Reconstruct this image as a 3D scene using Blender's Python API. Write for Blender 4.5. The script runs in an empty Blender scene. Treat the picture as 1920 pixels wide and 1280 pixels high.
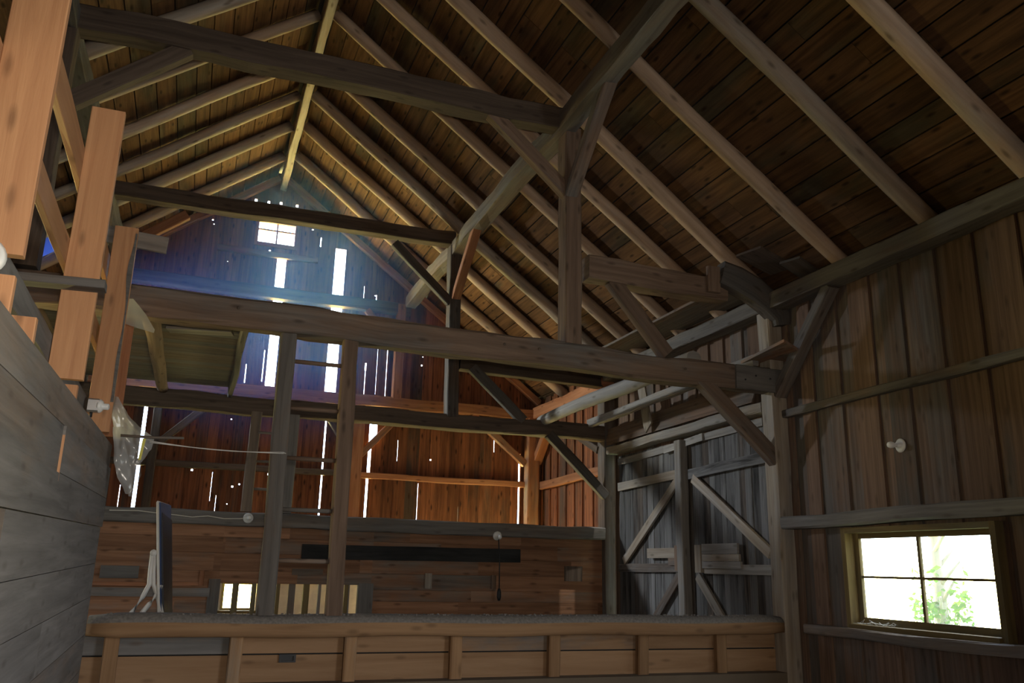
import bpy, math, random
from mathutils import Vector, noise
R = random.Random(7)
C = bpy.context.scene.collection
SC = bpy.context.scene
V = Vector
# ------------------------------------------------------------------ camera
YAW, PITCH, ROLL, FPX = math.radians(20.09), math.radians(14.9), math.radians(1.32), 1587.0
FW = V((math.sin(YAW)*math.cos(PITCH), math.cos(YAW)*math.cos(PITCH), math.sin(PITCH)))
R0 = V((math.cos(YAW), -math.sin(YAW), 0)); U0 = R0.cross(FW)
RT = R0*math.cos(ROLL) + U0*math.sin(ROLL); UP = -R0*math.sin(ROLL) + U0*math.cos(ROLL)
def at(ax, val, x, y):
    """point of the plane (axis ax = val) that the photograph shows at pixel x, y"""
    v = FW + RT*((x-960)/FPX) - UP*((y-640)/FPX)
    return v*(val/v[ax])
# main dimensions (metres, origin at the photographer's eye)
XR, XW = 6.30, 6.50            # right posts' inner face, right boards
YA, YB, YG = 8.29, 12.72, 15.95
ZF, ZD = -1.75, -1.05          # mow floor, threshing floor
RX, RZ, RM = 0.98, 7.20, 0.74  # ridge x, height of the rafters' underside, slope
XL = 2*RX - XW
CN = 1/math.sqrt(1+RM*RM)
def roof(x): return RZ - RM*abs(x-RX)

# ------------------------------------------------------------------ materials
def nodes(name):
    m = bpy.data.materials.new(name); m.use_nodes = True
    nt = m.node_tree; nt.nodes.clear()
    return m, nt
def N(nt, t, **kw):
    n = nt.nodes.new(t)
    for k, v in kw.items():
        if k == 'I':
            for a, b in v.items():
                n.inputs[a].default_value = b
        else: setattr(n, k, v)
    return n
def ramp(nt, stops):
    n = nt.nodes.new('ShaderNodeValToRGB'); e = n.color_ramp.elements
    while len(e) < len(stops): e.new(.5)
    for el, (p, c) in zip(e, stops):
        el.position = p; el.color = (c, c, c, 1) if not hasattr(c, '__len__') else (*c, 1)
    return n
def mixc(nt, a, b, f, mode='MIX'):
    n = nt.nodes.new('ShaderNodeMix'); n.data_type = 'RGBA'; n.blend_type = mode
    for s, v in ((6, a), (7, b), (0, f)):
        if hasattr(v, 'is_linked') or isinstance(v, bpy.types.NodeSocket): nt.links.new(v, n.inputs[s])
        elif s == 0: n.inputs[0].default_value = v
        else: n.inputs[s].default_value = (*v, 1)
    return n.outputs[2]
def wood(name, light, dark, grey=(.2, .19, .18), greyness=.25, grain=(1.3, 26), rough=.85, knots=.6, spread=.5, spec=.25, stain=0.0):
    m, nt = nodes(name); L = nt.links.new
    uv = N(nt, 'ShaderNodeUVMap', uv_map='UVMap')
    tone = N(nt, 'ShaderNodeVertexColor', layer_name='tone')
    sep = N(nt, 'ShaderNodeSeparateColor'); L(tone.outputs['Color'], sep.inputs[0])
    mp = N(nt, 'ShaderNodeMapping', I={'Scale': (grain[0], grain[1], 1)}); L(uv.outputs[0], mp.inputs[0])
    n1 = N(nt, 'ShaderNodeTexNoise', I={'Scale': 1.0, 'Detail': 6.0, 'Roughness': .62, 'Distortion': .5}); L(mp.outputs[0], n1.inputs[0])
    r1 = ramp(nt, [(.34, 0.0), (.66, 1.0)]); L(n1.outputs[0], r1.inputs[0])
    col = mixc(nt, dark, light, r1.outputs[0])
    # weathered grey areas
    mp2 = N(nt, 'ShaderNodeMapping', I={'Scale': (.9, 3.2, 1)}); L(uv.outputs[0], mp2.inputs[0])
    n2 = N(nt, 'ShaderNodeTexNoise', I={'Scale': 1.0, 'Detail': 5.0, 'Roughness': .6}); L(mp2.outputs[0], n2.inputs[0])
    ad = N(nt, 'ShaderNodeMath', operation='ADD'); L(n2.outputs[0], ad.inputs[0])
    m3 = N(nt, 'ShaderNodeMath', operation='MULTIPLY_ADD', I={1: spread, 2: greyness-.5-spread*.5}); L(sep.outputs[1], m3.inputs[0]); L(m3.outputs[0], ad.inputs[1])
    r2 = ramp(nt, [(.38, 0.0), (.62, 1.0)]); L(ad.outputs[0], r2.inputs[0])
    gmix = mixc(nt, tuple(c*.62 for c in grey), grey, r1.outputs[0])
    col = mixc(nt, col, gmix, r2.outputs[0])
    if stain > 0:
        mp5 = N(nt, 'ShaderNodeMapping', I={'Scale': (.55, 5, 1), 'Location': (7, 3, 0)}); L(uv.outputs[0], mp5.inputs[0])
        n5 = N(nt, 'ShaderNodeTexNoise', I={'Scale': 1.3, 'Detail': 5.0, 'Roughness': .65}); L(mp5.outputs[0], n5.inputs[0])
        r5 = ramp(nt, [(.5, 0.0), (.66, 1.0)]); L(n5.outputs[0], r5.inputs[0])
        m5 = N(nt, 'ShaderNodeMath', operation='MULTIPLY', I={1: stain}); L(r5.outputs[0], m5.inputs[0])
        col = mixc(nt, col, tuple(c*.28 for c in dark), m5.outputs[0])
    if knots > 0:
        mp3 = N(nt, 'ShaderNodeMapping', I={'Scale': (1.6, 5.0, 1)}); L(uv.outputs[0], mp3.inputs[0])
        vo = N(nt, 'ShaderNodeTexVoronoi', voronoi_dimensions='2D', I={'Scale': 1.0}); L(mp3.outputs[0], vo.inputs[0])
        r3 = ramp(nt, [(.035, 1.0), (.12, 0.0)]); L(vo.outputs['Distance'], r3.inputs[0])
        mk = N(nt, 'ShaderNodeMath', operation='MULTIPLY', I={1: knots}); L(r3.outputs[0], mk.inputs[0])
        col = mixc(nt, col, tuple(c*.35 for c in dark), mk.outputs[0])
    tm = N(nt, 'ShaderNodeMath', operation='MULTIPLY_ADD', I={1: .9, 2: .55}); L(sep.outputs[0], tm.inputs[0])
    cmb = N(nt, 'ShaderNodeCombineColor')
    for k in range(3): L(tm.outputs[0], cmb.inputs[k])
    col = mixc(nt, col, cmb.outputs[0], 1.0, 'MULTIPLY')
    b = N(nt, 'ShaderNodeBsdfPrincipled', I={'Roughness': rough, 'Specular IOR Level': spec}); L(col, b.inputs['Base Color'])
    bu = N(nt, 'ShaderNodeBump', I={'Strength': .6, 'Distance': .008}); L(n1.outputs[0], bu.inputs['Height']); L(bu.outputs[0], b.inputs['Normal'])
    o = N(nt, 'ShaderNodeOutputMaterial'); L(b.outputs[0], o.inputs[0])
    return m
def plain(name, col, rough=.6, metal=0, var=.12, scale=9, trans=0, alpha=1):
    m, nt = nodes(name); L = nt.links.new
    tc = N(nt, 'ShaderNodeTexCoord')
    n1 = N(nt, 'ShaderNodeTexNoise', I={'Scale': scale, 'Detail': 4.0}); L(tc.outputs['Object'], n1.inputs[0])
    c = mixc(nt, tuple(x*(1-var) for x in col), tuple(min(1, x*(1+var)) for x in col), n1.outputs[0])
    b = N(nt, 'ShaderNodeBsdfPrincipled', I={'Roughness': rough, 'Metallic': metal, 'Transmission Weight': trans, 'Alpha': alpha}); L(c, b.inputs['Base Color'])
    o = N(nt, 'ShaderNodeOutputMaterial'); L(b.outputs[0], o.inputs[0])
    return m
def sheet(name, col, t=.5, clear=0.0, rough=.3):
    m, nt = nodes(name); L = nt.links.new
    a = N(nt, 'ShaderNodeBsdfPrincipled', I={'Base Color': (*col, 1), 'Roughness': rough})
    b = N(nt, 'ShaderNodeBsdfTranslucent', I={'Color': (*col, 1)})
    mx = N(nt, 'ShaderNodeMixShader', I={0: t}); L(a.outputs[0], mx.inputs[1]); L(b.outputs[0], mx.inputs[2])
    tr = N(nt, 'ShaderNodeBsdfTransparent'); m2 = N(nt, 'ShaderNodeMixShader', I={0: clear}); L(mx.outputs[0], m2.inputs[1]); L(tr.outputs[0], m2.inputs[2])
    o = N(nt, 'ShaderNodeOutputMaterial'); L(m2.outputs[0], o.inputs[0])
    return m
def glass(name, dust=.1):
    m, nt = nodes(name); L = nt.links.new
    tr = N(nt, 'ShaderNodeBsdfTransparent', I={'Color': (.97, .98, .96, 1)})
    g = N(nt, 'ShaderNodeBsdfGlossy', I={'Roughness': .05}); d = N(nt, 'ShaderNodeBsdfTranslucent', I={'Color': (.85, .87, .8, 1)})
    m1 = N(nt, 'ShaderNodeMixShader', I={0: .05}); L(tr.outputs[0], m1.inputs[1]); L(g.outputs[0], m1.inputs[2])
    m2 = N(nt, 'ShaderNodeMixShader', I={0: dust}); L(m1.outputs[0], m2.inputs[1]); L(d.outputs[0], m2.inputs[2])
    o = N(nt, 'ShaderNodeOutputMaterial'); L(m2.outputs[0], o.inputs[0])
    return m

M = {
 'stud':  wood('orange_plank', (.48, .25, .118), (.37, .175, .08), (.42, .29, .18), .15, (.7, 14), .6, .55, .3, .35),
 'board': wood('brown_barn_board', (.18, .115, .078), (.10, .062, .043), (.14, .122, .108), .42, (.8, 22), .9, .4, .5),
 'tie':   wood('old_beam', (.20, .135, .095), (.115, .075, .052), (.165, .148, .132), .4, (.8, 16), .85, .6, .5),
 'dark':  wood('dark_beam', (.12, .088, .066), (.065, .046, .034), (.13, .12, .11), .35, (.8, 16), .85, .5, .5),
 'pole':  wood('peeled_pole', (.44, .32, .23), (.30, .20, .13), (.42, .36, .30), .36, (.6, 9), .7, .7, .5, .35, .3),
 'deck':  wood('roof_deck', (.14, .07, .029), (.068, .032, .013), (.08, .06, .034), .24, (.8, 16), .88, .9, .6, .2, .5),
 'gable': wood('gable_board', (.235, .088, .036), (.11, .036, .015), (.085, .055, .04), .25, (.7, 16), .8, .95, .6, .3, .6),
 'red':   wood('red_brown_beam', (.36, .165, .085), (.22, .088, .042), (.2, .16, .13), .22, (.8, 14), .8, .6, .5),
 'grey':  wood('grey_plank', (.215, .165, .125), (.14, .105, .08), (.195, .182, .168), .54, (.7, 13), .85, .35, .5, .25, .25),
 'door':  wood('weathered_door', (.145, .118, .098), (.05, .042, .036), (.165, .16, .155), .6, (.5, 30), .95, .15, .5, .2, .8),
 'pale':  wood('pale_timber', (.33, .28, .22), (.21, .165, .12), (.31, .29, .265), .55, (.8, 14), .85, .5, .4),
 'rail':  wood('yellow_rail', (.31, .185, .095), (.20, .112, .055), (.22, .19, .15), .25, (.5, 10), .8, .4, .5),
 'panel': wood('panel_board', (.33, .205, .115), (.235, .135, .07), (.20, .19, .18), .30, (.6, 8), .85, .4, .9),
 'mow':   wood('partition_board', (.33, .175, .10), (.21, .105, .058), (.24, .20, .165), .24, (.7, 14), .9, .6, .7, .2, .25),
 'black': wood('black_plank', (.030, .030, .029), (.016, .016, .016), (.05, .05, .048), .3, (.8, 16), .9, .2),
 'white_wall': plain('whitewash', (.74, .70, .60), .9, 0, .3, 5),
 'white_paint': plain('white_enamel', (.72, .72, .70), .4, 0, .06),
 'porcelain': plain('porcelain', (.75, .75, .72), .3, 0, .05),
 'bulb': plain('bulb_glass', (.8, .8, .78), .08, 0, .03),
 'steel': plain('galvanised', (.48, .49, .50), .42, .85, .2),
 'iron': plain('dark_iron', (.03, .03, .032), .6, .3),
 'blue': plain('blue_board', (.025, .055, .15), .35, 0, .3, 5),
 'bluedark': plain('worn_blue_board', (.028, .032, .042), .45, 0, .3, 5),
 'plastic': sheet('plastic_film', (.42, .42, .41), .35, .45, .2),
 'bag': sheet('plastic_bag', (.40, .40, .39), .3, .25, .18),
 'tarp': sheet('blue_tarp', (.10, .15, .33), .5, 0, .6),
 'string': plain('twine', (.55, .53, .5), .9),
 'cable': plain('white_cable', (.6, .57, .5), .6),
 'label': plain('yellow_tag', (.6, .55, .1), .6),
 'roofing': plain('roofing', (.02, .018, .016), 1),
 'soil': plain('earth_floor', (.13, .10, .07), 1, 0, .3, 3),
 'straw': plain('straw', (.58, .42, .16), 1, 0, .2, 8),
 'field': plain('meadow', (.42, .50, .27), 1, 0, .3, 1),
 'bark': plain('birch_bark', (.45, .43, .38), .9, 0, .3, 12),
 'leaf': sheet('leaf', (.10, .23, .035), .5, 0, .5),
 'dirt': plain('dust_and_chaff', (.17, .155, .14), 1, 0, .6, 40),
 'web': plain('cobweb', (.6, .6, .58), 1),
 'glass': glass('window_glass', .03),
 'yellow_frame': wood('yellow_frame', (.20, .145, .06), (.12, .085, .035), (.17, .145, .085), .3, (.8, 12), .8, .2),
}

# ------------------------------------------------------------------ mesh builder
class MB:
    def __init__(s): s.v, s.f, s.uv, s.t, s.m, s.sm = [], [], [], [], [], []
    def face(s, idx, uvs, tone, mi=0, smooth=False):
        s.f.append(idx); s.uv.extend(uvs); s.t.extend([tone]*len(idx)); s.m.append(mi); s.sm.append(smooth)
    def tone(s, a=.5, b=None, sp=.5):
        return (max(0, min(1, a+(R.random()-.5)*sp)), R.random() if b is None else b, R.random(), 1)
    def sweep(s, rings, us, tone, mi=0, smooth=False, closed=True):
        """rings: lists of points round a section"""
        o = len(s.v); n = len(rings[0]); u0, v0 = R.random()*40, R.random()*40
        for r in rings: s.v.extend([tuple(p) for p in r])
        vs = [0]
        for k in range(n): vs.append(vs[-1] + (V(rings[0][k])-V(rings[0][(k+1) % n])).length)
        for i in range(len(rings)-1):
            for k in range(n):
                k2 = (k+1) % n
                s.face((o+i*n+k, o+i*n+k2, o+(i+1)*n+k2, o+(i+1)*n+k),
                       [(u0+us[i], v0+vs[k]), (u0+us[i], v0+vs[k+1]), (u0+us[i+1], v0+vs[k+1]), (u0+us[i+1], v0+vs[k])], tone, mi, smooth)
        if closed:
            for base, rev, ring in ((0, True, rings[0]), (len(rings)-1, False, rings[-1])):
                c = sum((V(p) for p in ring), V((0, 0, 0)))/n
                idx = [o+base*n+k for k in range(n)]; pts = [((V(p)-c).dot(V((.3, .9, .2)))*2+u0, (V(p)-c).z+v0) for p in ring]
                if rev: idx = idx[::-1]; pts = pts[::-1]
                s.face(tuple(idx), pts, (tone[0]*.9, tone[1], tone[2], 1), mi)
    def beam(s, p0, p1, w, h, up=(0, 0, 1), ch=.012, wob=.004, seg=None, tone=None, mi=0, roll=0, end=None):
        p0, p1 = V(p0), V(p1); d = (p1-p0); L = d.length; d.normalize()
        up = V(up)
        if abs(d.dot(up)) > .96: up = V((0, 1, 0)) if abs(d.y) < .9 else V((1, 0, 0))
        sd = d.cross(up).normalized(); u2 = sd.cross(d).normalized()
        if roll: sd, u2 = sd*math.cos(roll)+u2*math.sin(roll), u2*math.cos(roll)-sd*math.sin(roll)
        a, b = w/2, h/2
        prof = [(-a+ch, -b), (a-ch, -b), (a, -b+ch), (a, b-ch), (a-ch, b), (-a+ch, b), (-a, b-ch), (-a, -b+ch)] if ch > 0 else [(-a, -b), (a, -b), (a, b), (-a, b)]
        n = seg or (max(1, int(L/.35)) if wob > 0 else 1)
        sd0 = R.random()*100; rings, us = [], []
        for i in range(n+1):
            t = i/n; c = p0+d*(L*t)
            if wob: c = c + sd*(noise.noise(V((sd0, t*L*.8, 0)))*wob*2.5) + u2*(noise.noise(V((sd0, t*L*.8, 9)))*wob*2.5)
            ring = []
            for q, (x, y) in enumerate(prof):
                j = 1+noise.noise(V((sd0+q*3.1, t*L*2.2, 5)))*wob*4/max(w, h) if wob else 1
                ring.append(c+sd*(x*j)+u2*(y*j))
            rings.append(ring); us.append(t*L)
        s.sweep(rings, us, tone or s.tone(), mi)
        return s
    def pole(s, p0, p1, r0, r1, wob=.012, n=14, tone=None, mi=0, seg=None, flat=None):
        p0, p1 = V(p0), V(p1); d = p1-p0; L = d.length; d.normalize()
        up = V((0, 1, 0)) if abs(d.y) < .9 else V((0, 0, 1))
        sd = d.cross(up).normalized(); u2 = sd.cross(d).normalized()
        sd0 = R.random()*100; rings, us = [], []; ns = seg or max(2, int(L/.22))
        for i in range(ns+1):
            t = i/ns; r = r0+(r1-r0)*t
            c = p0+d*(L*t)+sd*(noise.noise(V((sd0, t*L*.6, 0)))*wob*2)+u2*(noise.noise(V((sd0, t*L*.6, 7)))*wob*2)
            rings.append([c+(sd*math.cos(k/n*6.28318)+u2*math.sin(k/n*6.28318))*(r*(1+.10*noise.noise(V((sd0+math.cos(k/n*6.283)*1.4, math.sin(k/n*6.283)*1.4, t*L*1.3))))) for k in range(n)])
            us.append(t*L)
        s.sweep(rings, us, tone or s.tone(.5, None, .4), mi, True)
        return s
    def tube(s, pts, r, n=8, tone=(.5, .5, .5, 1), mi=0):
        pts = [V(p) for p in pts]; rings, us = [], [0]
        for i, p in enumerate(pts):
            d = (pts[min(i+1, len(pts)-1)]-pts[max(i-1, 0)]).normalized()
            up = V((0, 0, 1)) if abs(d.z) < .9 else V((1, 0, 0))
            a = d.cross(up).normalized(); b = a.cross(d)
            rr = r[i] if hasattr(r, '__len__') else r
            rings.append([p+(a*math.cos(k/n*6.28318)+b*math.sin(k/n*6.28318))*rr for k in range(n)])
            if i: us.append(us[-1]+(p-pts[i-1]).length)
        s.sweep(rings, us, tone, mi, True); return s
    def lathe(s, prof, o, axis, n=20, tone=(.5, .5, .5, 1), mi=0):
        ax = V(axis).normalized(); up = V((0, 0, 1)) if abs(ax.z) < .9 else V((1, 0, 0))
        a = ax.cross(up).normalized(); b = ax.cross(a); o = V(o)
        rings = [[o+ax*z+(a*math.cos(k/n*6.28318)+b*math.sin(k/n*6.28318))*max(r, 1e-4) for k in range(n)] for r, z in prof]
        s.sweep(rings, [z for r, z in prof], tone, mi, True); return s
    def prism(s, poly, th, tone=None, mi=0, udir=None):
        """flat outline poly (coplanar points) thickened by vector th"""
        tone = tone or s.tone(); P = [V(p) for p in poly]; th = V(th); n = len(P); o = len(s.v)
        ud = V(udir).normalized() if udir else (P[1]-P[0]).normalized(); vd = ud.cross(th.normalized()); u0, v0 = R.random()*40, R.random()*40
        s.v.extend([tuple(p) for p in P]+[tuple(p+th) for p in P])
        q = [(u0+p.dot(ud), v0+p.dot(vd)) for p in P]
        s.face(tuple(range(o, o+n)), q, tone, mi); s.face(tuple(range(o+2*n-1, o+n-1, -1)), q[::-1], tone, mi)
        tl = th.length
        for k in range(n):
            k2 = (k+1) % n
            s.face((o+k, o+n+k, o+n+k2, o+k2), [q[k], (q[k][0], q[k][1]+tl), (q[k2][0], q[k2][1]+tl), q[k2]], tone, mi)
        return s
    def box(s, lo, hi, tone=None, mi=0, ax=None):
        lo, hi = V(lo), V(hi); d = hi-lo; ax = ax if ax is not None else max(range(3), key=lambda k: d[k])
        c = (lo+hi)/2; e = V((0, 0, 0)); e[ax] = d[ax]/2; o = [k for k in range(3) if k != ax]
        up = V((0, 0, 0)); up[o[1]] = 1
        return s.beam(c-e, c+e, d[o[0]], d[o[1]], up, ch=0, wob=0, seg=1, tone=tone, mi=mi)
    def build(s, name, mats, parent=None, origin=None):
        mats = mats if isinstance(mats, (list, tuple)) else [mats]
        me = bpy.data.meshes.new(name)
        o0 = V(origin) if origin is not None else V((0, 0, 0))
        if origin is None and parent is None and s.v:
            o0 = V((sum(p[0] for p in s.v)/len(s.v), sum(p[1] for p in s.v)/len(s.v), min(p[2] for p in s.v)))
        if parent is not None: o0 = parent_world(parent)
        me.from_pydata([tuple(V(p)-o0) for p in s.v], [], s.f)
        me.polygons.foreach_set('material_index', s.m); me.polygons.foreach_set('use_smooth', s.sm)
        uvl = me.uv_layers.new(name='UVMap'); uvl.data.foreach_set('uv', [c for p in s.uv for c in p])
        ca = me.color_attributes.new('tone', 'FLOAT_COLOR', 'CORNER'); ca.data.foreach_set('color', [c for p in s.t for c in p])
        for m in mats: me.materials.append(m)
        me.update()
        import bmesh
        bm = bmesh.new(); bm.from_mesh(me); bmesh.ops.recalc_face_normals(bm, faces=bm.faces); bm.to_mesh(me); bm.free()
        o = bpy.data.objects.new(name, me); C.objects.link(o)
        if parent is None: o.location = o0
        else: o.parent = parent
        return o
def parent_world(p):
    w = V((0, 0, 0))
    while p is not None: w = w + p.location; p = p.parent
    return w
def tag(o, label, cat, group=None, kind=None):
    o['label'] = label; o['category'] = cat
    if group: o['group'] = group
    if kind: o['kind'] = kind
    return o
def struct(o, label=None, cat=None):
    o['kind'] = 'structure'
    if label: o['label'] = label
    if cat: o['category'] = cat
    return o
def thing(name, loc, label, cat, group=None):
    o = bpy.data.objects.new(name, None); C.objects.link(o); o.location = loc; o.empty_display_size = .1
    return tag(o, label, cat, group)
def timber(name, label, cat, p0, p1, w, h, mat, group=None, **kw):
    o = MB().beam(p0, p1, w, h, **kw).build(name, M[mat]); return tag(o, label, cat, group, 'thing')
def poleobj(name, label, cat, p0, p1, r0, r1, mat='pole', group=None, **kw):
    o = MB().pole(p0, p1, r0, r1, **kw).build(name, M[mat]); return tag(o, label, cat, group, 'thing')

# ------------------------------------------------------------------ SETTING
b = MB(); b.box((XL-.1, -3.2, ZF-.1), (XW+.1, YA-.1, ZF), ax=1); b.box((XL-.1, YA-.1, ZF-.1), (XW+.1, YB, ZD), ax=1); b.box((XL-.1, YB, ZF-.1), (XW+.1, YG+.1, ZF), ax=1, mi=1)
struct(b.build('floor', [M['soil'], M['straw']]), 'earth and plank barn floor below the partitions', 'floor')

def strips(a, bnd, wlo, whi):
    xs = [a]
    while xs[-1] < bnd-.05: xs.append(min(bnd, xs[-1]+R.uniform(wlo, whi)))
    if bnd-xs[-1] > 1e-6: xs[-1] = bnd
    return xs
# right wall: vertical boards, alternately lapped, with window and door, plus two unseen openings added to let light in
b = MB(); WIN = (5.49, 7.30, -.48, .42); DOOR = (8.42, 12.56, ZD, 1.78); MOW_LIGHT_HOLE = (13.9, 15.75, -1.6, .35); REAR_LIGHT_HOLE = (-2.2, 1.2, -.9, 1.5); HOLES = (WIN, DOOR, MOW_LIGHT_HOLE, REAR_LIGHT_HOLE)
ys = strips(-3.2, YG, .15, .27)
for i in range(len(ys)-1):
    y0, y1 = ys[i]-.025, ys[i+1]+.025; off = .032*(i % 2); tone = b.tone(.45, None, .4)
    cuts = sorted({y0, y1, *[c for h in HOLES for c in h[:2] if y0 < c < y1]})
    top = 3.55
    for a, c in zip(cuts, cuts[1:]):
        mid = (a+c)/2; holes = [h[2:] for h in HOLES if h[0] < mid < h[1]]
        zs = [ZF]+[z for h in holes for z in h]+[top]
        for z0, z1 in zip(zs[::2], zs[1::2]):
            if z1-z0 > .02:
                st = len(b.f); b.box((XW+off, a, z0), (XW+off+.026, c, z1), tone=tone, ax=2, mi=1 if mid > YB+.15 else 0)
struct(b.build('wall_right', [M['board'], M['gable']]), 'right wall of lapped vertical brown boards', 'wall')
# left eave wall with the opposite barn door opening
b = MB()
ys = strips(-3.2, YG, .2, .3)
for lo, hi, holes in ((-3.2, 10.0, []), (10.0, 11.2, [(ZD, 1.9)]), (11.2, YG+.05, [])):
    zs = [ZF]+[z for h in holes for z in h]+[3.55]
    for z0, z1 in zip(zs[::2], zs[1::2]):
        if z1-z0 < .02: continue
        for y0, y1 in zip(*(lambda q: (q, q[1:]))(strips(lo, hi, .2, .3))): b.box((XL-.03, y0, z0), (XL, y1, z1), ax=2)
struct(b.build('wall_left', M['board']), 'left eave wall of vertical boards behind the plank partition', 'wall')
b = MB()
for x0, x1 in zip(*(lambda q: (q, q[1:]))(strips(XL, XW+.06, .2, .3))): b.box((x0, -3.25, ZF), (x1, -3.2, roof((x0+x1)/2)+.1), ax=2)
struct(b.build('wall_front', M['board']), 'board wall behind the camera', 'wall')

# gable wall: every board is a strip with its real gaps and holes
gaps = []   # (x0, x1, z0, z1)
def gap(pts):
    q = [at(1, YG, *p) for p in pts]; xs = [p.x for p in q]; zs = [p.z for p in q]
    return min(xs), max(xs), min(zs), max(zs)
def slot(xa, xb, z0, z1): gaps.append((xa, xb, z0, z1))
WG = (.56, 1.33, 5.86, 6.36)
slot(1.00, 1.17, 3.02, 5.68); slot(2.09, 2.30, 3.02, 6.0); slot(-.985, -.925, .7, 2.75)
slot(2.15, 2.18, .7, 2.85); slot(2.985, 3.03, .7, 1.56); slot(2.99, 3.05, 1.62, 2.66); slot(3.05, 3.14, 2.2, 2.80)
slot(6.035, 6.07, .7, 2.2); slot(3.05, 3.058, 3.15, 4.3); slot(2.83, 2.842, 3.1, 4.3); slot(2.82, 2.85, 3.6, 3.75); slot(3.24, 3.252, 3.1, 4.25)
slot(3.985, 3.997, .7, 1.5); slot(5.50, 5.515, 2.2, 2.6); slot(.93, .945, 3.2, 3.8); slot(.63, .645, 3.15, 3.5); slot(.36, .365, .7, 1.1); slot(.26, .265, 1.0, 1.5)
slot(1.28, 1.286, 1.6, 2.2); slot(4.80, 4.806, .7, 1.1); slot(-1.2, -1.19, .7, 1.2)
slot(1.78, 1.8, 5.98, 6.18); slot(2.7, 2.71, 5.0, 5.3); slot(2.95, 2.965, 4.95, 5.15); slot(3.55, 3.56, 1.9, 2.3)
for x, z in ((-.62, 2.6), (.47, 2.45), (.36, 6.55), (.62, 6.58), (.83, 6.58), (1.13, 6.53), (.2, 5.72), (.6, 5.7), (.83, 5.74), (.1, 5.42), (1.6, 6.3), (2.92, 5.12), (1.2, 1.5), (3.4, 3.95),
             (4.2, 1.95), (4.38, 1.62), (.05, 1.6), (.55, .95), (.6, 1.25), (-.25, 6.2), (-.22, 6.12), (.72, 1.3), (-.1, 1.5), (1.9, 3.6), (5.0, 4.02), (5.3, 3.1), (3.95, 3.98), (3.93, 3.8)):
    s_ = R.uniform(.016, .034); gaps.append((x, x+s_, z, z+s_))
for px in ((478, 376), (502, 380), (525, 382), (555, 387)):
    q = at(1, YG, *px); gaps.append((q.x, q.x+.045, q.z-.01, q.z+.045))
bnds = strips(XL, XW+.06, .16, .25); edges = sorted(set(bnds+[g for q in gaps for g in q[:2]]+[WG[0], WG[1], .55, 1.2]))
b = MB(); tones = [b.tone(.5, None, .65) for _ in bnds]
for a, c in zip(edges, edges[1:]):
    if c-a < 1e-5: continue
    mid = (a+c)/2; k = max(i for i, x in enumerate(bnds) if x <= mid+1e-6)
    holes = sorted([q[2:] for q in gaps if q[0] < mid < q[1]]+([WG[2:]] if WG[0] < mid < WG[1] else []))
    zs = [.55]+[z for h in holes for z in h]+[max(roof(a), roof(c))+.22]
    for z0, z1 in zip(zs[::2], zs[1::2]):
        if z1-z0 > .004:
            dy = (.004 if k % 2 else 0)
            b.box((a, YG+dy, z0), (c, YG+dy+.03, z1), tone=tones[k], ax=2)
# whitewashed lower wall with its stable window
LW = (.62, 1.20, -.83, -.36)
for x0, x1, z0, z1 in ((XL, LW[0], ZF, .55), (LW[1], XW+.06, ZF, .55), (LW[0], LW[1], ZF, LW[2]), (LW[0], LW[1], LW[3], .55)):
    b.box((x0, YG-.02, z0), (x1, YG+.16, z1), mi=1)
for z in (-.38, -.56, -.74, -.95):
    b.box((1.24, YG-.032, z-.165), (XW, YG-.02, z), mi=1)
struct(b.build('wall_back', [M['gable'], M['white_wall']]), 'far gable wall of gappy vertical boards', 'wall')

# roof decks (boards run along the barn) with the roofing above them
def deck(side):
    b = MB(); n = V((side*RM*CN, 0, CN)); t = V((side*CN, 0, -RM*CN)); p = V((RX, 0, RZ))+n*.185
    ln = (XW+.35-RX)/CN
    ss = strips(0, ln, .20, .30)
    for i in range(len(ss)-1):
        cuts = [-3.3]
        while cuts[-1] < YG+.3: cuts.append(min(YG+.3, cuts[-1]+R.uniform(2.4, 4.6)))
        for y0, y1 in zip(cuts, cuts[1:]):
            segs = [(y0, y1)]
            if side < 0 and 4.05 < (ss[i]+ss[i+1])/2 < 5.6:
                segs = [(a, c) for a, c in ((y0, min(y1, 12.95)), (max(y0, 15.0), y1)) if c-a > .01]
            if side < 0 and 5.6 < (ss[i]+ss[i+1])/2 < 6.55:
                segs = [(a, c) for a, c in ((y0, min(y1, 15.0)), (max(y0, 15.9), y1)) if c-a > .01]  # unseen low opening added so the roof lamp can shine in
            tone = b.tone(.5, None, .6)
            for a, c in segs:
                q = p+t*((ss[i]+ss[i+1])/2)+n*(.012+R.uniform(0, .004))
                b.beam(q+V((0, a, 0)), q+V((0, c-.004, 0)), ss[i+1]-ss[i]-.016, .024, up=n, ch=0, wob=0, tone=tone)
    cells = [(0, ln, -3.3, YG+.3)] if side > 0 else [(0, 4.05, -3.3, YG+.3), (6.55, ln, -3.3, YG+.3), (4.05, 5.6, -3.3, 12.95), (4.05, 5.6, 15.0, YG+.3), (5.6, 6.55, -3.3, 15.0), (5.6, 6.55, 15.9, YG+.3)]
    for s0, s1, y0, y1 in cells:
        q = p+t*((s0+s1)/2)+n*.045; b.beam(q+V((0, y0, 0)), q+V((0, y1, 0)), s1-s0, .02, up=n, ch=0, wob=0, mi=1)
    return b
struct(deck(1).build('ceiling_right', [M['deck'], M['roofing']]), 'right slope of the bare board roof deck', 'ceiling')
struct(deck(-1).build('ceiling_left', [M['deck'], M['roofing']]), 'left slope of the bare board roof deck', 'ceiling')

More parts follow.
